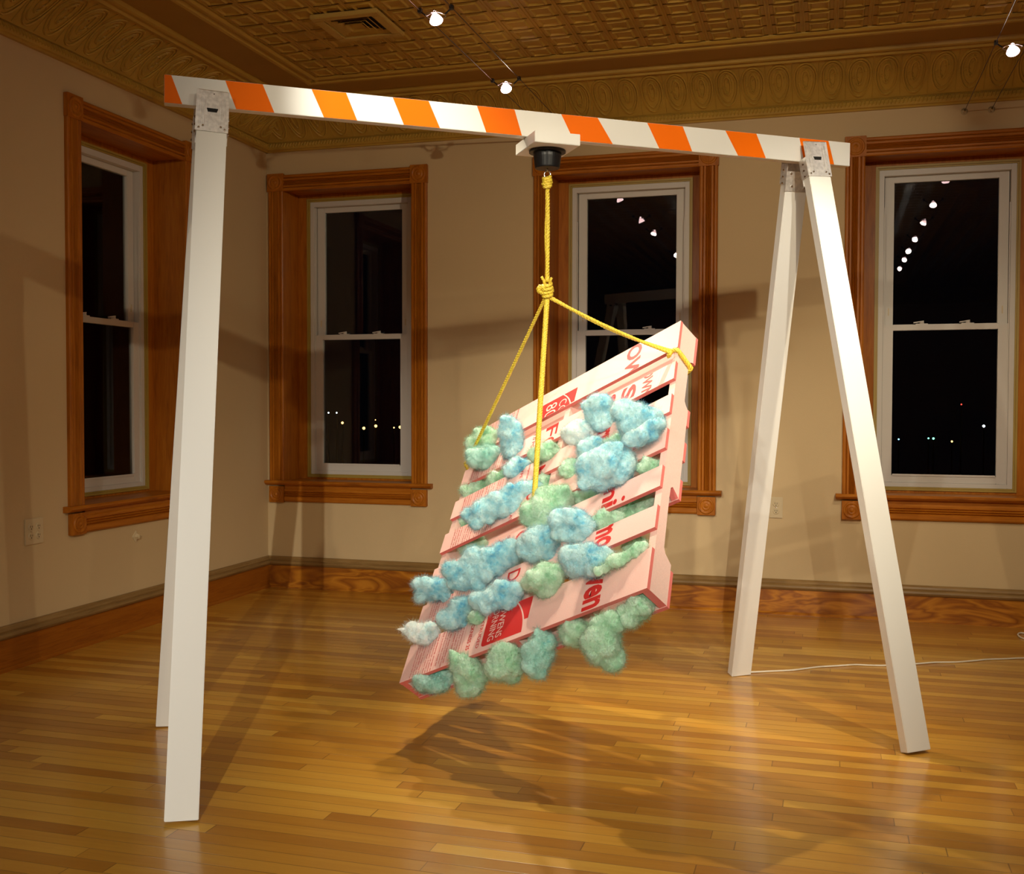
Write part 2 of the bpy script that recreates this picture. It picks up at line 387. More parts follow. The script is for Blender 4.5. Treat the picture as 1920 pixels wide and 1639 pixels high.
# ------------------------------------------------------------------ windows, built in a local frame: x along the wall, y out through it, z up
def window(idx, M):
    root = empty('window_%d' % idx); root.matrix_world = M; tag(root, kind='structure')
    def P(mb, name, mats, parent=root, **kw): return mb.build(name, mats, parent, **kw)
    reed = [(0, 0), (0, .016), (.006, .020), (.016, .020), (.020, .012), (.024, .020), (.033, .020), (.037, .009), (.042, .021), (.048, .009), (.053, .021), (.059, .009), (.064, .020), (.074, .020), (.078, .012), (.083, .020), (.092, .020), (.098, .016), (.098, 0)]
    mz = (W_Z, W_X if idx != 1 else W_X)
    top = 2.540
    for sx in (0, 1):
        x0 = .001 if sx == 0 else WW-.099
        m = MB(); m.extrude(reed, (x0, 0, .655), (x0, 0, top-.105), (1, 0, 0), (0, -1, 0)); P(m, 'side_casing', W_Z)
    m = MB(); m.extrude(reed, (.103, 0, top-.105), (WW-.103, 0, top-.105), (0, 0, 1), (0, -1, 0)); P(m, 'head_casing', W_X)
    def rosette(cx, cz, sz, nm='corner_block'):
        m = MB(); h = sz/2; m.box((cx-h, -.026, cz-h), (cx+h, 0, cz+h))
        o = P(m, nm, W_Z, bevel=.002)
        q = MB(); q.lathe([(.046*sz/.105, .0), (.044*sz/.105, .006), (.036*sz/.105, .006), (.033*sz/.105, .0015), (.026*sz/.105, .0015), (.023*sz/.105, .005), (.016*sz/.105, .005), (.013*sz/.105, .002), (.009*sz/.105, .008), (0, .010)], (cx, -.026, cz), (0, -1, 0), 28)
        q.build('bullseye', W_Z, o, smooth=True)
    for cx in (.0505, WW-.0505):
        rosette(cx, top-.052, .108); rosette(cx, .576, .100)
    m = MB(); m.extrude([(-.020, .646), (-.020, .654), (.005, .662), (.042, .662), (.048, .655), (.048, .648), (.040, .640), (.030, .634), (-.0, .634), (-.0, .646)], (-.032, 0, 0), (WW+.032, 0, 0), (0, -1, 0), (0, 0, 1)); P(m, 'stool', W_X)
    m = MB(); m.box((.1, -.002, .634), (WW-.1, .235, .6605)); P(m, 'sill_board', W_X)
    ap = [(0, 0), (.014, 0), (.020, .008), (.020, .030), (.010, .034), (.020, .040), (.010, .046), (.021, .052), (.010, .058), (.020, .064), (.020, .076), (.014, .084), (.014, .102), (0, .102)]
    m = MB(); m.extrude(ap, (.103, 0, .531), (WW-.103, 0, .531), (0, -1, 0), (0, 0, 1)); P(m, 'apron', W_X)
    # jambs
    a, b = .098, WW-.098
    m = MB(); m.box((a-.02, -.001, .64), (a, .25, WZ1+.02)); P(m, 'jamb', W_Z); m = MB(); m.box((b, -.001, .64), (b+.02, .25, WZ1+.02)); P(m, 'jamb', W_Z)
    m = MB(); m.box((a, -.001, WZ1-.0), (b, .25, WZ1+.02)); P(m, 'head_jamb', W_X)
    y0 = .185; cx = WW/2; hw = .360; zt, zb = 2.418, .672
    m = MB(); m.box((a, y0, .66), (cx-hw, .25, WZ1)); m.box((cx+hw, y0, .66), (b, .25, WZ1)); m.box((cx-hw, y0, zt), (cx+hw, .25, WZ1)); m.box((cx-hw, y0, .655), (cx+hw, .25, zb)); P(m, 'stop_frame', W_Z, bevel=.001)
    def ring(name, hw0, hw1, zt0, zt1, zb0, zb1, ya, yb, mat, parent=root):
        m = MB(); m.box((cx-hw0, ya, zb0), (cx-hw1, yb, zt0)); m.box((cx+hw1, ya, zb0), (cx+hw0, yb, zt0)); m.box((cx-hw1, ya, zt1), (cx+hw1, yb, zt0)); m.box((cx-hw1, ya, zb0), (cx+hw1, yb, zb1))
        return P(m, name, mat, parent, bevel=.0015)
    g1 = ring('gold_bead', hw, hw-.011, zt, zt-.011, zb, zb+.011, .178, .24, GOLD)
    ring('gold_bead', hw-.0112, hw-.019, zt-.0112, zt-.019, zb+.0112, zb+.019, .186, .24, GOLD)
    vf = ring('vinyl_frame', hw-.019, hw-.045, zt-.019, zt-.050, zb+.019, zb+.042, .192, .28, VINYL)
    fi = hw-.045
    m = MB()
    for s_ in (-1, 1):
        m.box((cx+s_*(fi-.001), .197, zb+.042), (cx+s_*(fi-.006), .205, 2.2))
    P(m, 'balance_cover', VINYL, vf)
    mid = 1.552
    def sash(za, zb_, y, nm, gx, gt, gb):
        m = MB(); m.box((cx-fi+.004, y, za), (cx-gx, y+.03, zb_)); m.box((cx+gx, y, za), (cx+fi-.004, y+.03, zb_)); m.box((cx-gx, y, zb_-gt), (cx+gx, y+.03, zb_)); m.box((cx-gx, y, za), (cx+gx, y+.03, za+gb))
        o = P(m, nm, VINYL, bevel=.002)
        g = MB(); g.box((cx-gx-.004, y+.014, za+gb-.004), (cx+gx+.004, y+.017, zb_-gt+.004)); g.build('glass_pane', GLASS, o)
        return o
    us = sash(mid-.012, zt-.050, .232, 'upper_sash', .262, .032, .030)
    ls = sash(zb+.042, mid+.014, .202, 'lower_sash', .262, .030, .040)
    b2 = MB(); b2.box((cx-.258, .198, zb+.078), (cx+.258, .2025, zb+.088)); b2.build('lift_rail', VINYL, ls)
    for dx in (-.115, .115):
        k = MB(); k.box((cx+dx-.032, .206, mid+.014), (cx+dx+.030, .226, mid+.020)); k.lathe([(.012, 0), (.011, .010), (0, .012)], (cx+dx, .216, mid+.019), (0, 0, 1), 14)
        k.obox((cx+dx-.016, .214, mid+.029), (.026, 0, .004), (0, .005, 0), (0, 0, .003)); k.build('sash_lock', VINYL, ls)
    for s_ in (-1, 1):
        k = MB(); k.box((cx+s_*(.285)-.003, .2285, 1.62), (cx+s_*.285+.003, .2325, 1.66)); k.build('vent_latch', IVORY, us)
for i, x in enumerate(wins_back): window(i+2, Matrix.Translation((x, 0, 0)))
window(1, Matrix(((0, -1, 0, 0), (1, 0, 0, -1.843), (0, 0, 1, 0), (0, 0, 0, 1))))
# ------------------------------------------------------------------ wall fittings
def outlet(name, M, n, label):
    root = empty(name); root.matrix_world = M; tag(root, label, 'outlet')
    wdt = .070 if n == 1 else .114
    MB().box((-wdt/2, -.007, -.057), (wdt/2, 0, .057)).build('cover_plate', IVORY, root, bevel=.0025)
    for i in range(n):
        cx = 0 if n == 1 else (-.023 if i == 0 else .023)
        for dz in (-.0195, .0195):
            q = MB(); q.lathe([(0, .0105), (.015, .0105), (.0165, .0085), (.0165, .005)], (cx, 0, dz), (0, -1, 0), 20); o = q.build('receptacle', IVORY, root)
            k = MB(); k.box((cx-.0065, -.0112, dz-.001), (cx-.0045, -.0085, dz+.008)); k.box((cx+.0045, -.0112, dz-.001), (cx+.0065, -.0085, dz+.007)); k.lathe([(0, .0112), (.0025, .0112), (.0025, .008)], (cx, 0, dz-.007), (0, -1, 0), 10); k.build('slots', DARK, o)
        k = MB(); k.lathe([(0, .0085), (.003, .008), (.003, .006)], (cx, 0, 0), (0, -1, 0), 10); k.build('screw', CHROME, root)
outlet('wall_outlet', Matrix.Translation((3.072, 0, .577)), 1, 'single ivory outlet on back wall beside the rear right leg')
outlet('wall_outlet', Matrix(((0, -1, 0, 0), (1, 0, 0, -2.067), (0, 0, 1, .572), (0, 0, 0, 1))), 2, 'double ivory outlet low on the left wall')
q = MB(); q.lathe([(.030, 0), (.030, .003), (.016, .006), (.010, .018), (.012, .022), (0, .024)], (0, 0, 0), (1, 0, 0), 4)
o = q.build('wall_cover_button', IVORY); o.location = (0, -1.34, .464); tag(o, 'small pale diamond shaped cover button on left wall under the window', 'cover button')
q = MB(); q.lathe([(.006, 0), (.005, .004), (0, .005)], (0, 0, 0), (0, -1, 0), 12)
o = q.build('nail_head', DARK); o.location = (.012, 0, 2.495); tag(o, 'tiny black nail head high beside the wall corner', 'nail')
# ceiling vent
vc = Vector((1.235, -1.365, HC-.016))
root = empty('ceiling_vent', vc); tag(root, 'square stepped ceiling air vent in pressed tin', 'vent')
m = MB(); h = .165
for a, b in (((-h, -h), (h, -h+.045)), ((-h, h-.045), (h, h)), ((-h, -h+.045), (-h+.045, h-.045)), ((h-.045, -h+.045), (h, h-.045))):
    m.box((a[0], a[1], -.014), (b[0], b[1], .006))
m.build('frame', simple('vent_paint', (.50, .32, .07), .5), root, bevel=.003)
MB().box((-.13, -.13, .004), (.13, .13, .012)).build('backing', DARK, root)
for k, (hh, z) in enumerate(((.108, .000), (.085, -.002), (.062, -.004), (.039, -.006))):
    m = MB(); t = .014
    for s_ in (-1, 1):
        m.obox((0, s_*hh, z), (hh+.004, 0, 0), (0, t*.55, s_*-.006), (0, .001, .0015)); m.obox((s_*hh, 0, z), (t*.55, 0, s_*-.006), (0, hh+.004, 0), (.001, 0, .0015))
    if k == 3: m.box((-.03, -.03, z-.002), (.03, .03, z+.001))
    m.build('louvre', TIN, root)
# ------------------------------------------------------------------ cable light tracks
def lamp(tr, y, aim, watts, cone, colr, label):
    p = Vector((TX[tr], y, LZ)); d = (Vector(aim)-p).normalized()
    root = empty('cable_spot_lamp', p); tag(root, label, 'lamp', 'small halogen spot lamps on the twin cables')
    m = MB(); m.lathe([(.007, -.030), (.010, -.018), (.018, -.006), (.0245, .008), (.0255, .012), (.0245, .013), (.022, .009)], (0, 0, 0), d, 24); m.build('reflector', REFL, root, smooth=True)
    m = MB(); m.lathe([(0, .0105), (.012, .0105), (.0225, .0095)], (0, 0, 0), d, 24); m.build('lens', LENS, root)
    m = MB(); ring = [Vector((.038*math.cos(a), .038*math.sin(a), .012)) for a in [2*PI*k/24 for k in range(25)]]; m.tube(ring, .0022, 6, False); m.tube([Vector((0, 0, 0))-d*.028, Vector((0, 0, .006))-d*.036, (0, 0, .030)], .004, 6)
    m.tube([(-.036, 0, .012), (0, 0, .030), (.036, 0, .012)], .0025, 6); m.build('holder_ring', CHROME, root, smooth=True)
    for s_ in (-1, 1):
        m = MB(); m.tube([(s_*.036, 0, .012), (s_*.064, 0, .034)], .003, 6); m.box((s_*.064-.007, -.009, .028), (s_*.064+.007, .009, .044)); m.build('cable_clamp', BLACKP, root)
    ld = bpy.data.lights.new('spot', 'SPOT'); ld.energy = watts; ld.spot_size = math.radians(cone); ld.spot_blend = .85; ld.color = colr; ld.shadow_soft_size = .018
    lo = bpy.data.objects.new('spot', ld); C.objects.link(lo); lo.parent = root; lo.location = d*.03; lo.rotation_euler = d.to_track_quat('-Z', 'Y').to_euler()
for L in LAMPS: lamp(*L)
for tr, nm in ((0, 'left'), (1, 'right')):
    for s_, sd in ((-1, 'left hand'), (1, 'right hand')):
        x = TX[tr]+s_*.064
        m = MB(); m.tube([(x, -.025, 2.636)]+[(x, -.6-k*.9, 2.636) for k in range(12)]+[(x, YR+.02, 2.636)], .0019, 6); o = recentre(m.build('light_cable', CABLE))
        tag(o, 'thin %s cable of the %s pair of lamp cables' % (sd, nm), 'cable')
        m = MB(); m.lathe([(.017, 0), (.017, .006), (.009, .010), (.008, .026), (.004, .030)], (0, 0, 0), (0, -1, 0), 18)
        o = m.build('cable_anchor', CHROME, smooth=True); o.location = (x, 0, 2.636)
        tag(o, '%s wall anchor holding the %s pair of lamp cables' % (sd, nm), 'wall anchor')
# ------------------------------------------------------------------ A-frame
BL0, BR0 = Vector((1.388, -3.137, 2.083)), Vector((3.413, -1.795, 2.052))
bd = (BR0-BL0).normalized(); bp = Vector((bd.y, -bd.x, 0)).normalized()   # bp points to the front (towards viewer)
BL_ = BL0+bd*.010; BR_ = BL0+bd*2.410
bz = bp.cross(bd).normalized(); bz = bz if bz.z > 0 else -bz
LB = (BR_-BL_).length; HB = .0425
frame = empty('barricade_frame', ((BL_+BR_)/2).to_tuple()[:2]+(0,)); tag(frame, 'tall white A-frame swing stand with an orange striped beam', 'frame')
FO = Vector(frame.location)
def fbuild(mb, name, mats, parent=frame, **kw):
    mb.v = [tuple(Vector(v)-FO) for v in mb.v]; return mb.build(name, mats, parent, **kw)
m = MB(); c = (BL_+BR_)/2; m.obox(c, bd*(LB/2), bp*.019, bz*HB); beam = fbuild(m, 'beam', WHITE, bevel=.0012)
STR = [(0.0105, 0.03, 0.0105, 0.062), (0.188, 0.3, 0.221, 0.336), (0.45, 0.558, 0.489, 0.594), (0.708, 0.825, 0.745, 0.864), (0.988, 1.117, 1.021, 1.144), (1.282, 1.413, 1.328, 1.47), (1.597, 1.732, 1.644, 1.77), (1.898, 2.021, 1.95, 2.061), (2.197, 2.317, 2.218, 2.343)]
for a, b, c_, d in STR:
    def q(s_, t, l): return BL0+bd*s_+bp*(.019+l)+bz*t
    h = HB-.0008; m = MB(); m.hexa([q(c_, -h, -.0005), q(d, -h, -.0005), q(d, -h, .0006), q(c_, -h, .0006), q(a, h, -.0005), q(b, h, -.0005), q(b, h, .0006), q(a, h, .0006)])
    fbuild(m, 'orange_stripe', ORANGE, beam)
def leg(F, s_top, side, nm):
    """F = foot centre on the floor, s_top = distance along the beam, side +1 front / -1 rear"""
    T = BL0+bd*s_top+bp*(side*.052); T.z = 1.985
    F = Vector((F[0], F[1], 0)); d = (T-F).normalized()
    ax = (bd-d*bd.dot(d)).normalized(); ay = ax.cross(d).normalized()
    if ay.dot(bp)*side < 0: ay = -ay            # ay points outward
    lift = abs(ay.z)*.019+abs(ax.z)*.0445
    F2 = F+d*(lift/d.z)
    m = MB(); m.obox((F2+T)/2, ax*.0445, ay*.019, (T-F2)/2); lg = fbuild(m, 'leg', WHITE, bevel=.0015)
    # sawhorse bracket
    c0 = T+d*.025; m = MB(); H2 = .066
    m.obox(c0+ay*.0215, ax*.0475, ay*.0015, d*H2)
    for s_ in (-1, 1):
        m.obox(c0+ax*(s_*.0472)-ay*.001-d*.028, ax*.0012, ay*.022, d*(H2-.030))
        for off, hh in ((.035, .050), (.024, .044)):
            e = c0+ay*.0232+ax*(s_*off); m.tube([e-d*hh, e+d*hh], .0022, 6)
    m.obox(T-ay*.0205-d*.028, ax*.0475, ay*.0012, d*.036)
    m.tube([c0+ay*.0232-ax*.043+d*.0655, c0+ay*.0232+ax*.043+d*.0655], .0012, 6)
    br = fbuild(m, 'bracket', STEEL)
    m = MB(); sl = c0+ay*.0234+d*.002
    pts = [(-.017, .006), (.017, .006), (.013, -.006), (-.013, -.006)]
    n = [sl+ax*a+d*b+ay*e for e in (-.0004, .0004) for a, b in pts]; m.hexa(n); fbuild(m, 'slot', DARK, br)
    for a, b in ((-.038, -.057), (-.026, -.050), (.026, -.050), (.038, -.057)):
        m = MB(); m.lathe([(.0042, 0), (.003, .002), (0, .003)], c0+ay*.023+ax*a+d*b, ay, 10); fbuild(m, 'rivet', CHROME, br)
    m = MB(); m.lathe([(.0018, 0), (.0018, .0006), (0, .0006)], c0+ay*.023+ax*.003+d*.055, ay, 8); fbuild(m, 'nail_hole', DARK, br)
    for a, b in ((-.03, .0), (.02, -.012), (-.022, -.045), (.03, -.05)):
        m = MB(); m.lathe([(.0055, 0), (.0045, .003), (0, .0035)], T-ay*.0215+ax*a+d*b, -ay, 10); fbuild(m, 'screw', CHROME, br)
    for b in (-.035, -.012, .012):
        for s_ in (-1, 1):
            m = MB(); m.lathe([(.0045, 0), (.0035, .003), (0, .0035)], T+ax*(s_*.0482)+d*b, ax*s_, 10); fbuild(m, 'screw', CHROME, br)
    return lg
leg((1.674, -3.490), .147, 1, 'a'); leg((1.128, -2.735), .140, -1, 'b')
leg((3.626, -2.296), 2.243, 1, 'c'); leg((2.992, -1.424), 2.225, -1, 'd')
# mounting block and turning motor below the middle of the beam
MC = BL0+bd*1.240; MC = Vector((MC.x, MC.y, BL0.z+bd.z*1.240-HB))
m = MB(); m.obox(MC-Vector((0, 0, .0185)), bd*.079, bp*.105, (0, 0, .0185)); fbuild(m, 'mounting_block', WHITE, bevel=.0015)
z0 = MC.z-.037; mx, my = MC.x, MC.y
m = MB(); m.lathe([(0, 0), (.060, 0), (.062, -.002), (.062, -.008), (.048, -.009), (.047, -.022), (.042, -.056), (.040, -.060), (0, -.060)], (mx, my, z0), (0, 0, 1), 40); mot = fbuild(m, 'motor', BLACKP)
m = MB(); m.lathe([(.004, 0), (.004, -.012), (0, -.012)], (mx, my, z0-.059), (0, 0, 1), 12); m.tube([Vector((mx, my, z0-.080))+Vector((.010*math.cos(a), .004*math.cos(a), .011*math.sin(a))) for a in [2*PI*k/20 for k in range(21)]], .0018, 6, False); fbuild(m, 'hook_ring', CHROME, mot, smooth=True)
# ------------------------------------------------------------------ pallet: local axes u (up the stringers), v (along the boards), w (away from the face)
PO = Vector((1.9989, -2.7369, .2163))
PR = Matrix(((-0.02644, 0.8549, 0.51811), (0.75151, -0.32477, 0.57424), (0.65919, 0.40455, -0.63388)))
PM = Matrix.Translation(PO) @ PR.to_4x4()
pallet = empty('foam_pallet'); pallet.matrix_world = PM; tag(pallet, 'tilted pallet of pink insulation foam boards hanging on yellow rope', 'pallet')
UL, VW, TT = 1.219, 1.016, .104
BOARDS = [(0, .151), (.227, .319), (.395, .487), (.563, .655), (.731, .823), (.900, .992), (1.068, 1.219)]
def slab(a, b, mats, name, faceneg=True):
    m = MB(); m.mi = 1; m.box(a, b); m.m[0] = 0; m.m[1] = 0   # w- and w+ faces take the printed skin, the cut edges the core with its shade painted in
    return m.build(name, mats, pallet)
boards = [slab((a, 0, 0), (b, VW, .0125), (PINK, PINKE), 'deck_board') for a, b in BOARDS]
for v0 in (.0, .4955, VW-.0255):
    pr = [(0.002, .0127), (1.217, .0127), (1.217, .091), (1.072, .091), (1.064, .080), (1.050, .069), (.850, .069), (.838, .076), (.822, .091), (.418, .091), (.440, .060), (.430, .051), (.385, .049), (.190, .052), (.172, .060), (.150, .091), (.002, .091)]
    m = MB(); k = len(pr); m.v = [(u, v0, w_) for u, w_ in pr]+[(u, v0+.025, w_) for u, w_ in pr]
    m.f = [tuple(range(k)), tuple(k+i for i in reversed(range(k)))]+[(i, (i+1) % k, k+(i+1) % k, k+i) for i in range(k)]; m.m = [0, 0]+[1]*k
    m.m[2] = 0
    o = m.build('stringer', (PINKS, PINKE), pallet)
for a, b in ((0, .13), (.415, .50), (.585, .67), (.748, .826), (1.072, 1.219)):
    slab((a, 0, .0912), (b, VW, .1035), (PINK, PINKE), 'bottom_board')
# printing
def text_mesh(txt, bold=0.0):
    c = bpy.data.curves.new('t', 'FONT'); c.body = txt; c.resolution_u = 3; c.offset = bold; c.fill_mode = 'FRONT'
    o = bpy.data.objects.new('t', c); C.objects.link(o); dg = bpy.context.evaluated_depsgraph_get()
    me = bpy.data.meshes.new_from_object(o.evaluated_get(dg)); bpy.data.objects.remove(o); bpy.data.curves.remove(c)
    vs = [v.co.to_2d() for v in me.vertices]; fs = [tuple(p.vertices) for p in me.polygons]; bpy.data.meshes.remove(me)
    return vs, fs
class Print:
    def __init__(s): s.v = []; s.f = []; s.m = []
    def shape(s, pts2, faces, lift, mi=0):
        n = len(s.v); s.v += [(u, v, -lift) for u, v in pts2]; s.f += [tuple(n+i for i in f) for f in faces]; s.m += [mi]*len(faces)
    def text(s, txt, uh, ul, v0, v1, bold=0, lift=.0004, mi=0, skew=0):
        vs, fs = text_mesh(txt, bold)
        if not vs: return
        x0 = min(p.x for p in vs); x1 = max(p.x for p in vs); y0 = min(p.y for p in vs); y1 = max(p.y for p in vs)
        s.shape([(uh-(p.x-x0)/(x1-x0)*(uh-ul), v0+(p.y-y0)/(y1-y0)*(v1-v0)) for p in vs], fs, lift, mi)
    def build(s, name, mats, board, parent):
        me = bpy.data.meshes.new(name); me.from_pydata(s.v, [], s.f)
        for mm in mats: me.materials.append(mm)
        me.polygons.foreach_set('material_index', s.m)
        bm = bmesh.new(); bm.from_mesh(me)
        a, b = board
        for co, no in (((b-.0008, 0, 0), (1, 0, 0)), ((a+.0008, 0, 0), (-1, 0, 0)), ((0, VW-.001, 0), (0, 1, 0)), ((0, .001, 0), (0, -1, 0))):
            bmesh.ops.bisect_plane(bm, geom=bm.verts[:]+bm.edges[:]+bm.faces[:], plane_co=co, plane_no=no, clear_outer=True)
        bmesh.ops.recalc_face_normals(bm, faces=bm.faces)
        r = bmesh.ops.solidify(bm, geom=bm.faces[:], thickness=.0003) if False else None
        bm.to_mesh(me); bm.free(); return link(name, me, parent)
SMALL = ['This product must be installed in', 'accordance with local building codes', 'for vapor retarder or interior finish', 'COMBUSTIBLE. Keep away from', 'ignition sources and open flame', 'as required by code. Cover with', 'a thermal barrier of gypsum board', 'during shipping, storage and use', 'Installed insulation must be', 'protected from the weather', 'and the product not left exposed', 'Read the sheet before use', 'R-value means resistance to heat', 'flow. The higher the R-value the', 'greater the insulating power', 'Extruded polystyrene foam board', 'square edge rigid insulation']
rnd = random.Random(4)
for bi, (a, b) in enumerate(BOARDS):
    P_ = Print(); k = 0; v = .052 if bi else .045
    vmax = .262 if bi < 6 else .24
    while v < vmax:
        t = SMALL[(bi*5+k) % len(SMALL)]; start = rnd.uniform(0, 14); ln = b-a
        L_ = len(t)*.0058; uh = b+rnd.uniform(.0, .03)
        while uh > a+.02:
            bold = .012 if (k % 5 == 2) else 0
            P_.text(t, uh, uh-L_, v, v+.0082, bold+.004); uh -= L_+rnd.uniform(.004, .03); t = SMALL[(bi*5+k+7) % len(SMALL)]; L_ = len(t)*.0058
            if rnd.random() < .3: break
        v += .0122+(.010 if k % 4 == 3 else 0); k += 1
        if k % 4 == 0:   # thin rule lines round the caution block
            P_.shape([(b, v-.0055), (a, v-.0055), (a, v-.0048), (b, v-.0048)], [(0, 1, 2, 3)], .0004)
    P_.build('small_print', [REDL], (a, b), boards[bi])
def big(bi, items):
    for it in items:
        P_ = Print(); it(P_)
        P_.build('printed_lettering', [RED, PINK, PRINTW], BOARDS[bi], boards[bi])
T = lambda *a, **k: (lambda P_: P_.text(*a, **k))
def logo(u0, u1, v0, v1, arc=True):
    # solid red flag with a curved right side and a second red corner beyond a pale arc
    def f(P_):
        n = 14; L1 = []; 
        for i in range(n+1):
            t = i/n; u = u0+(u1-u0)*t; L1.append((u, v1-.052*(t**2.2)))
        rc = .012
        pts = [(u1, v0), (u0+rc, v0), (u0+rc*.3, v0+rc*.3), (u0, v0+rc)]+[(u0, v1-.0)]+L1[1:]
        P_.shape(pts, [tuple(range(len(pts)))], .0003)
        R_ = [(u, v+.006) for u, v in L1[5:]]
        pts = [(u0+(u1-u0)*.36, v1+.003+.014)]+[(u1, v1+.020)]+list(reversed(R_))
        P_.shape(pts, [tuple(range(len(pts)))], .0003)
    return f
big(0, [T('owen', .205, .004, .777, .846, bold=.035), logo(.018, .151, .368, .540), T('OWENS', .156, .034, .425, .452, bold=.008, lift=.0008, mi=1), T('CORNING', .178, .030, .392, .419, bold=.008, lift=.0008, mi=1),
        T('EXTRUDED', .145, .022, .343, .357, bold=.01), T('THICKNESS 25', .165, .030, .297, .313, bold=.02)])
big(1, [T('mo', .335, .235, .782, .850, bold=.035), T('D', .300, .255, .415, .470, bold=.01), T('L', .235, .200, .430, .480, bold=.01), T('POLYSTYR', .33, .22, .335, .350, bold=.01)])
big(2, [T('ni', .490, .402, .785, .848, bold=.035), T('.', .424, .402, .866, .880, bold=.03), T('C', .478, .420, .405, .465, bold=.01), T('R-VALUE 5', .50, .38, .320, .338, bold=.01), T('INSULATING', .505, .385, .362, .376, bold=.01)])
big(3, [T('UL', .662, .590, .410, .470, bold=.01), T('INSULAT', .665, .555, .345, .359, bold=.01), T('Board', .665, .600, .385, .398, bold=.01), T('.', .637, .620, .880, .894, bold=.03), T('WOODARD', .60, .56, .655, .664, bold=.01)])
big(4, [T('AM', .850, .715, .415, .472, bold=.01), T('orn', .855, .740, .700, .762, bold=.035), T('TYPE X', .83, .74, .345, .359, bold=.01), T('polymer', .83, .735, .380, .393, bold=.01), T('C', .80, .73, .850, .905, bold=.035)])
big(5, [T('F', .990, .930, .430, .490, bold=.01), T('O', .925, .870, .425, .485, bold=.01), T('IS', 1.02, .908, .786, .851, bold=.035), T('OWN', 1.02, .880, .878, .922, bold=.03), T('s.', .985, .915, .715, .760, bold=.035), T('1.0 POLY', .99, .88, .365, .380, bold=.01), T('orn', .935, .86, .700, .765, bold=.035)]
      +[lambda P_: P_.shape([(1.0, .948), (.89, .938), (.89, .942), (1.0, .952)], [(0, 1, 2, 3)], .0004, 2), lambda P_: P_.shape([(1.0, .962), (.89, .952), (.89, .956), (1.0, .966)], [(0, 1, 2, 3)], .0004, 2)])
big(6, [T('OW', 1.222, 1.020, .779, .848, bold=.03), logo(1.030, 1.150, .360, .530), T('80', 1.130, 1.055, .400, .455, bold=-.005, lift=.0008, mi=1), T('CO', 1.120, 1.045, .468, .505, bold=-.005, lift=.0008, mi=1)])
# ------------------------------------------------------------------ rope
rope = empty('yellow_rope', (mx, my, 1.517)); tag(rope, 'yellow braided rope slinging the pallet from the motor', 'rope'); RO = Vector(rope.location)
def braid(pts, rad, name, strands=3, pitch=.035, sag=0):
    P3 = [Vector(p) for p in pts]; cum = [0]
    for a, b in zip(P3, P3[1:]): cum.append(cum[-1]+(b-a).length)
    n = max(8, int(cum[-1]/.005)); line = []
    for i in range(n+1):
        s_ = cum[-1]*i/n; j = 0
        while j < len(cum)-2 and cum[j+1] < s_: j += 1
        t = (s_-cum[j])/max(1e-6, cum[j+1]-cum[j]); line.append(P3[j].lerp(P3[j+1], t)+Vector((0, 0, -sag*math.sin(PI*i/n))))
    m = MB(); a = None; fr = []
    for i, p in enumerate(line):
        t = (line[min(i+1, n)]-line[max(i-1, 0)]).normalized()
        a = t.orthogonal().normalized() if a is None else (a-t*a.dot(t)).normalized()
        fr.append((a, t.cross(a)))
    for k in range(strands):
        q = []
        for i, p in enumerate(line):
            an = 2*PI*(k/strands+cum[-1]*i/n/pitch); q.append(p+(fr[i][0]*math.cos(an)+fr[i][1]*math.sin(an))*rad*.48-RO)
        m.tube(q, rad*.62, 6)
    return m.build(name, ROPE, rope, smooth=True)
def wl(u, v, w_): return PM @ Vector((u, v, w_))
HK = Vector((mx, my, z0-.088)); KN = Vector((mx+.001, my, 1.517))
braid([HK, (mx+.003, my, 1.75), KN+Vector((0, 0, .03))], .0072, 'strand')
braid([HK+Vector((.004, 0, 0)), (mx-.004, my+.002, 1.70), KN+Vector((.003, 0, .03))], .0060, 'strand')
def knot(c, pts_r, name, rad=.0058, turns=4, ax=Vector((0, 0, 1)), R_=.013, H_=.045):
    c = Vector(c); a = ax.orthogonal().normalized(); b = ax.cross(a); q = []
    for i in range(turns*16+1):
        an = 2*PI*i/16; f = i/(turns*16); rr = R_*(1+.35*math.sin(f*PI))*(1+.12*math.sin(an*1.5+1))
        q.append(c+(a*math.cos(an)+b*math.sin(an))*rr+ax*(H_*(f-.5)+.006*math.sin(an+.6)))
    braid(q, rad, name, pitch=.03)
knot(HK+Vector((0, 0, -.018)), 0, 'knot', H_=.036, R_=.010)
knot(KN, 0, 'knot', H_=.046, R_=.013)
braid([KN+Vector((-.012, 0, -.01)), KN+Vector((-.028, -.012, 0)), KN+Vector((-.024, -.014, .012)), KN+Vector((-.006, -.012, .010))], .0085, 'knot_loop')
braid([KN+Vector((-.006, 0, .015)), KN+Vector((-.010, -.008, .034)), KN+Vector((-.017, -.012, .046))], .0048, 'rope_end')
braid([KN+Vector((.006, 0, .015)), KN+Vector((.012, -.008, .030)), KN+Vector((.018, -.012, .042))], .0048, 'rope_end')
KB = KN+Vector((0, 0, -.022))
for dlt in (-.0066, .0066):
    braid([KB+Vector((.008, 0, dlt*.3)), wl(1.038+dlt, 1.000, -.012)], .0058, 'strand', sag=.014+dlt*.8)
    braid([KB+Vector((-.006, 0, 0)), wl(1.035+dlt, .004, -.006)], .0058, 'strand', sag=.004)
braid([KB, wl(.365, .508, -.010)], .0090, 'strand', strands=4)
braid([wl(1.040, .982, .0), wl(1.036, .990, -.010), wl(1.046, 1.006, -.010), wl(1.040, 1.022, -.006), wl(1.030, 1.024, .030), wl(1.020, 1.024, .074), wl(1.015, 1.0, .079), wl(1.015, .984, .070)], .0085, 'corner_loop')
braid([wl(1.028, .984, -.006), wl(1.026, .998, -.014), wl(1.046, 1.0, -.014), wl(1.050, .988, -.008)], .0070, 'corner_loop')
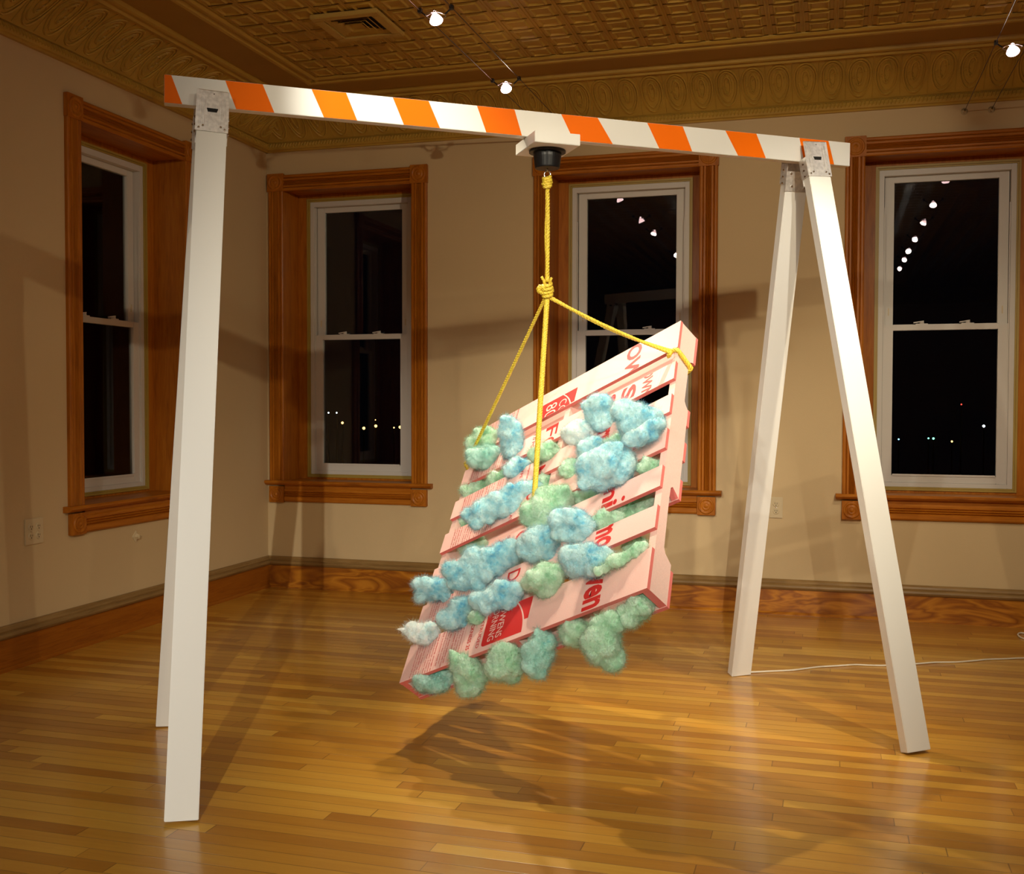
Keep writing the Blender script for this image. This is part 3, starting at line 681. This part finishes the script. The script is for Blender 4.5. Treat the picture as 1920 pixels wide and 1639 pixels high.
braid([wl(1.035, .010, -.008), wl(1.030, -.006, -.004), wl(1.012, -.008, .040), wl(1.005, -.006, .074), wl(1.0, .018, .078)], .0085, 'corner_loop')
braid([wl(.365, .500, -.010), wl(.355, .522, .020), wl(.355, .526, .060), wl(.355, .492, .062), wl(.360, .490, .02)], .0070, 'corner_loop')
# ------------------------------------------------------------------ cotton tufts
def tuft(name, mat, ctr, A, B, seed, label, blobs=9, depth=.8, tip=None, wisps=3):
    rnd = random.Random(seed); A, B = Vector(A)*1.2, Vector(B)*1.2; cr = A.cross(B).normalized(); D = cr*min(A.length, B.length, .05)*depth
    bm = bmesh.new()
    def ball(c, r, sq=None):
        res = bmesh.ops.create_icosphere(bm, subdivisions=2, radius=1.0)
        rx, ry, rz = [r*rnd.uniform(.85, 1.2) for _ in range(3)]
        for v in res['verts']: v.co = Vector((v.co.x*rx, v.co.y*ry, v.co.z*rz))+c
    mn = min(A.length, B.length); asp = max(A.length, B.length)/mn
    big_ax = A if A.length >= B.length else B; sm_ax = B if big_ax is A else A
    nb = int(7*asp)
    for i in range(nb):
        t = (i+.5)/nb*2-1; taper = 1-.30*t*t
        base = big_ax*t*(1-.55/asp)
        an = i*2.4+rnd.uniform(-.5, .5); rr = rnd.uniform(.15, .5)
        o = (sm_ax*math.cos(an)+D*math.sin(an))*rr*taper
        ball(base+o, mn*rnd.uniform(.50, .74)*taper)
    for k in range(wisps):   # a few pulled out wisps
        an = rnd.uniform(0, 2*PI); dd = big_ax*math.cos(an)*.9+sm_ax*math.sin(an)*.8+D*rnd.uniform(0, .6)
        for q in range(3): ball(dd*(.66+.13*q), mn*(.38-.07*q))
    if tip:
        for k in range(6): ball(big_ax*tip*(.7+.13*k)+B*(.06*k), mn*(.40-.06*k))
    me = bpy.data.meshes.new('tmp'); bm.to_mesh(me); bm.free()
    o = bpy.data.objects.new('tmp', me); C.objects.link(o)
    md = o.modifiers.new('r', 'REMESH'); md.mode = 'VOXEL'; md.voxel_size = .0034
    sm = o.modifiers.new('s', 'SMOOTH'); sm.factor = .6; sm.iterations = 7
    dg = bpy.context.evaluated_depsgraph_get(); m2 = bpy.data.meshes.new_from_object(o.evaluated_get(dg)); bpy.data.objects.remove(o); bpy.data.meshes.remove(me)
    off = Vector((seed*3.1, seed*1.7, 0)); stretch = Vector((rnd.uniform(.5, 1.6), rnd.uniform(.5, 1.6), rnd.uniform(.5, 1.6)))
    m2.update(); cos = [v.co.copy() for v in m2.vertices]; nos = [v.normal.copy() for v in m2.vertices]
    for v, co, no in zip(m2.vertices, cos, nos):
        q = co+off
        wq = Vector((q.x*stretch.x, q.y*stretch.y, q.z*stretch.z))
        wq = wq+noise.noise_vector(q*18)*.022
        ridge = 1-abs(noise.noise(wq*30))*2.2
        d = noise.noise(q*20)*.010+ridge*.0026+noise.noise(wq*75)*.0014+noise.noise(q*230)*.0012
        v.co = co+no*d
    # loose fibres standing out of the surface
    vs = [tuple(v.co) for v in m2.vertices]; fs = [tuple(p.vertices) for p in m2.polygons]
    nv = len(vs); area = len(vs); nf = int(area*1.1)
    ids = [rnd.randrange(nv) for _ in range(nf)]
    for i in ids:
        p = Vector(vs[i]); n_ = nos[i]; t = (n_.orthogonal().normalized()*rnd.uniform(-1, 1)+n_.cross(n_.orthogonal()).normalized()*rnd.uniform(-1, 1))
        dirv = (n_*rnd.uniform(.35, 1.0)+t*.9).normalized(); L_ = rnd.uniform(.005, .019)*(1.6 if rnd.random() < .08 else 1); wv = dirv.cross(n_+t*.3).normalized()*.0002
        bend = t*rnd.uniform(-.4, .4)*L_
        k = len(vs); p0 = p-dirv*.001; p1 = p+dirv*L_*.55+bend*.4; p2 = p+dirv*L_+bend*1.2
        vs += [tuple(p0-wv), tuple(p0+wv), tuple(p1-wv*.8), tuple(p1+wv*.8), tuple(p2)]
        fs += [(k, k+1, k+3, k+2), (k+2, k+3, k+4)]
    bpy.data.meshes.remove(m2)
    m3 = bpy.data.meshes.new('cotton_tuft'); m3.from_pydata(vs, [], fs); m3.materials.append(COT[mat]); m3.shade_smooth()
    o = link('cotton_tuft', m3); o.matrix_world = PM @ Matrix.Translation(Vector(ctr)); tag(o, label, 'cotton tuft', 'blue and green cotton tufts stuffed in the pallet')
    return o
TUFTS = [
('tl_green','g',1.087,.094,-.03,.032,.048,.011,.02,-.005,-.04,'mint green tuft at the upper left corner with rope pressed across it'),
('tl_lobe','x',.971,.132,-.03,.012,.046,.041,.031,.018,-.029,'rounded green and blue tuft just below the left rope'),
('tri','b',.981,.285,-.035,.015,.039,.027,.051,.02,-.058,'tall triangular blue tuft poking above the upper left edge'),
('mid_g','g',.819,.470,-.02,.019,.043,.025,.02,.006,-.025,'small folded mint tuft directly behind the middle rope'),
('slot_b','b',.825,.324,-.01,.015,.04,.027,.02,.008,-.023,'small blue tuft in a left gap, beside a little green one'),
('slot_g1','g',.873,.189,.02,.017,.033,.016,.017,.003,-.023,'little green tuft in a left gap, left of a small blue one'),
('slot_g2','g',.895,.058,.04,.025,.05,.025,.02,.004,-.029,'pale green tuft in the gap nearest the left edge, under the left rope'),
('long_b','b',.635,.324,-.03,.062,.112,.045,.025,.002,-.039,'long light blue roll of cotton on the left half of the pallet'),
('slot_g3','g',.722,.456,.03,.015,.029,.014,.017,.003,-.023,'small green tuft in the gap right of the middle rope'),
('ur_b1','b',.87,.732,-.04,.01,.04,.036,.035,.02,-.032,'round pale blue tuft highest on the right half of the pallet'),
('ur_w','w',.823,.642,-.03,.023,.046,.023,.022,.004,-.031,'whitish crinkled tuft left of the highest round blue tuft'),
('ur_big','b',.713,.93,-.04,.005,.053,.062,.04,.029,-.028,'broad feathery blue tuft below the right end of the rope'),
('ur_fold','b',.608,.97,-.05,.033,.054,.017,.015,-.001,-.026,'folded smooth blue flap under the broad feathery tuft at right'),
('g_small','g',.695,.813,-.015,.013,.033,.022,.012,.005,-.014,'small green tuft between the upper right blue tufts'),
('b_small','b',.703,.713,-.02,.025,.032,.001,.014,-.01,-.037,'small blue tuft resting above the big round blue one'),
('big_b','b',.523,.835,-.05,.037,.074,.036,.04,.008,-.057,'biggest round blue tuft, at the centre right of the pallet'),
('g_dots','g',.67,.618,-.005,.013,.033,.023,.019,.007,-.021,'ragged green tuft left of the biggest round blue tuft'),
('slot_g4','g',.546,.938,.03,.011,.035,.027,.015,.007,-.015,'pale green tuft in the gap right of the biggest blue tuft'),
('g_mid','g',.482,.583,-.03,.044,.073,.023,.032,-.002,-.056,'large mint tuft where the middle rope ends'),
('b_c1','b',.316,.586,-.045,.034,.055,.017,.027,-.002,-.048,'blue tuft directly under the end of the middle rope'),
('b_c2','b',.343,.714,-.04,.022,.05,.029,.03,.009,-.038,'pale blue tuft right of the end of the middle rope'),
('b_long2','b',.325,.349,-.045,.056,.107,.049,.032,.005,-.047,'long thick blue heap on the lower left half'),
('b_left','b',.328,.084,-.04,.012,.048,.044,.029,.017,-.027,'rounded blue tuft hanging over the left edge of the pallet'),
('b_low','b',.166,.437,-.04,.03,.063,.033,.025,.006,-.034,'elongated blue tuft just above the red logo'),
('b_grey','b',.169,.251,-.035,.029,.048,.015,.022,-.001,-.039,'greyish blue tuft on the lowest board, left of the red logo'),
('g_tiny','g',.139,.326,-.015,.011,.023,.011,.011,.002,-.015,'tiny green tuft tucked beside the greyish blue one'),
('w_tip','w',.151,.093,-.03,.01,.038,.035,.022,.012,-.02,'pale tuft with a pointed tip at the lower left edge'),
('g_low','g',.162,.629,-.03,.025,.05,.025,.026,.005,-.037,'smooth pale green tuft right of the red logo on the lowest board'),
('b_low2','b',.148,.809,-.05,.021,.053,.037,.032,.013,-.037,'fluffy blue tuft low on the right half, above the red letters'),
('g_strip','g',.132,.922,-.02,.037,.063,.022,.009,-.0,-.015,'thin pale green strand running along the top of the lowest board'),
('slot_g5','g',.417,.828,.06,.042,.081,.037,.021,.003,-.031,'long green tuft inside the gap at lower right'),
('slot_g6','g',.286,.873,.08,.007,.027,.024,.017,.01,-.016,'small green tuft seen hanging behind the lowest right gap'),
('slot_g7','g',.601,.097,.06,.019,.042,.025,.021,.006,-.027,'green tuft deep inside a gap near the left edge'),
('slot_g8','g',.57,.661,.05,.023,.046,.023,.017,.003,-.023,'dark green shaded tuft in the central gap'),
('slot_g9','g',.743,.017,.05,.005,.02,.018,.031,.018,-.028,'narrow pale green tuft left of the long blue roll'),
('h1','x',.004,.107,.05,.019,.049,.034,.025,.01,-.028,'blue green tuft at the lowest left corner below the pallet'),
('h2','g',-.032,.291,.05,-.017,.018,.053,.035,.041,-.003,'green tuft hanging down to a point, second from left below the pallet'),
('h3','g',-.037,.446,.05,.012,.045,.04,.04,.023,-.037,'wide green tuft hanging below the red logo'),
('h4','x',-.042,.583,.05,-.003,.026,.039,.05,.044,-.026,'upright teal tuft hanging below the middle of the lowest edge'),
('h5','g',-.004,.708,.062,.01,.037,.034,.028,.016,-.026,'small green tuft between the hanging teal and big green tufts'),
('h6','g',-.082,.836,.05,.01,.04,.036,.052,.029,-.047,'biggest hanging green tuft, drooping lowest at the right'),
('h7','g',-.01,.942,.05,.027,.045,.014,.021,-.001,-.036,'green tuft hanging at the lower right corner under the pallet'),
]
for i, t in enumerate(TUFTS):
    tuft(t[0], t[1], t[2:5], t[5:8], t[8:11], 11+i*7, t[11], tip={'w_tip': -1, 'h2': -1}.get(t[0]), wisps=0 if t[0][0] == 'h' else 3)
# ------------------------------------------------------------------ power cord on the floor
cp = [(3.015, -1.385), (3.05, -1.372), (3.101, -1.345), (3.203, -1.293), (3.266, -1.239), (3.314, -1.199), (3.395, -1.153), (3.46, -1.115), (3.525, -1.106), (3.594, -1.088), (3.714, -1.023), (3.798, -.968), (3.889, -.935), (3.975, -.88), (4.028, -.841), (4.105, -.807), (4.189, -.766), (4.4, -.70), (4.7, -.6), (5.1, -.62), (5.6, -.5), (6.3, -.2)]
def catmull(P_, n=6):
    out = []
    for i in range(len(P_)-1):
        p0, p1, p2, p3 = P_[max(i-1, 0)], P_[i], P_[i+1], P_[min(i+2, len(P_)-1)]
        for k in range(n):
            t = k/n; out.append(tuple(.5*((2*b)+(-a+c)*t+(2*a-5*b+4*c-d)*t*t+(-a+3*b-3*c+d)*t**3) for a, b, c, d in zip(p0, p1, p2, p3)))
    return out+[tuple(P_[-1])]
m = MB(); m.tube([(x, y, .0042) for x, y in catmull(cp)], .0038, 8); o = recentre(m.build('power_cord', CORD, smooth=True)); tag(o, 'white power cord running across the floor from the rear right leg', 'cord')
m = MB(); m.tube([(4.272+.028*math.cos(a), -.26+.075*math.sin(a), .0045+.0) for a in [2*PI*k/28 for k in range(29)]], .0042, 8, False); o = recentre(m.build('cord_loop', CORD, smooth=True)); tag(o, 'small loop of white cord on the floor at the right edge', 'cord')
# ------------------------------------------------------------------ outside: dark ground and distant street lamps
GZ = -9.0
struct(MB().box((-120, .6, GZ-.2), (120, 130, GZ)), 'ground', GROUND)
struct(MB().box((-120, -60, GZ-.2), (-.6, .6, GZ)), 'ground', GROUND)
LC = {'w': ((.85, .95, 1), 'white'), 'o': ((1, .55, .16), 'orange'), 'y': ((1, .88, .6), 'warm white'), 'b': ((.25, .65, 1), 'blue'), 'g': ((.2, 1, .6), 'green'), 'r': ((1, .05, .03), 'red')}
EM = {k: emit('distant_%s_light' % v[1].replace(' ', '_'), v[0], 5) for k, v in LC.items()}
POLE = simple('lamp_post_grey', (.008, .008, .008), .6)
CITY = [((-48.8, 61.11, .61), 'w', 1, 'leftmost of the row of distant white lights in the far left window'), ((-48.43, 61.4, .61), 'w', 1.6, 'second distant white light in the far left window'), ((-48.19, 61.58, .61), 'w', 1.6, 'third distant white light in the far left window'), ((-47.81, 61.86, .65), 'w', .8, 'faint fourth white light in the far left window'),
 ((-54.2, 69.3, -2.28), 'o', 1, 'small orange light low in the far left window'), ((-47.35, 62.13, -2.22), 'y', 1.8, 'bright warm white light low in the far left window'),
 ((-33.88, 70.4, .49), 'w', 1, 'left one of two faint white lights in the window left of the pallet'), ((-33.32, 70.67, .49), 'w', 1, 'right one of two faint white lights in the window left of the pallet'), ((-32.92, 70.85, -.29), 'o', 2, 'leftmost bright orange light in the window left of the pallet'),
 ((-31.42, 71.53, -.71), 'o', 2.4, 'second bright orange light in the window left of the pallet'), ((-30.58, 71.91, -.54), 'o', 2.4, 'third bright orange light in the window left of the pallet'), ((-37.4, 87.5, -.30), 'o', .8, 'faint orange light above the third bright one'), ((-29.28, 72.46, -.67), 'o', 1, 'small orange light beside the rightmost bright one'), ((-28.84, 72.64, -.63), 'o', 2.4, 'rightmost bright orange light in the window left of the pallet'),
 ((8.28, 78.81, -1.36), 'b', 1, 'small blue light at left in the rightmost window'), ((10.33, 78.66, -1.26), 'g', 1, 'left one of two green lights in the rightmost window'), ((10.67, 78.64, -1.27), 'g', 1.5, 'right one of two green lights in the rightmost window'), ((11.92, 78.51, -1.47), 'o', 1.3, 'small orange light low in the rightmost window'), ((14.02, 78.3, -.33), 'w', 2, 'bright white light at right in the rightmost window'), ((12.52, 78.49, 1.23), 'r', .8, 'red light highest in the rightmost window')]
for p, k, sz, lab in CITY:
    root = empty('street_lamp', (p[0], p[1], GZ)); h = p[2]-GZ; tag(root, lab, 'street lamp', 'distant lights outside the windows')
    m = MB(); m.tube([(0, 0, 0), (0, 0, h-.15)], [.09, .05], 8); m.build('post', POLE, root)
    m = MB(); r = .040*sz+.02; m.lathe([(0, -r), (r*.7, -r*.7), (r, 0), (r*.7, r*.7), (0, r)], (0, 0, h), (0, 0, 1), 12); m.build('lamp_head', EM[k], root, smooth=True)
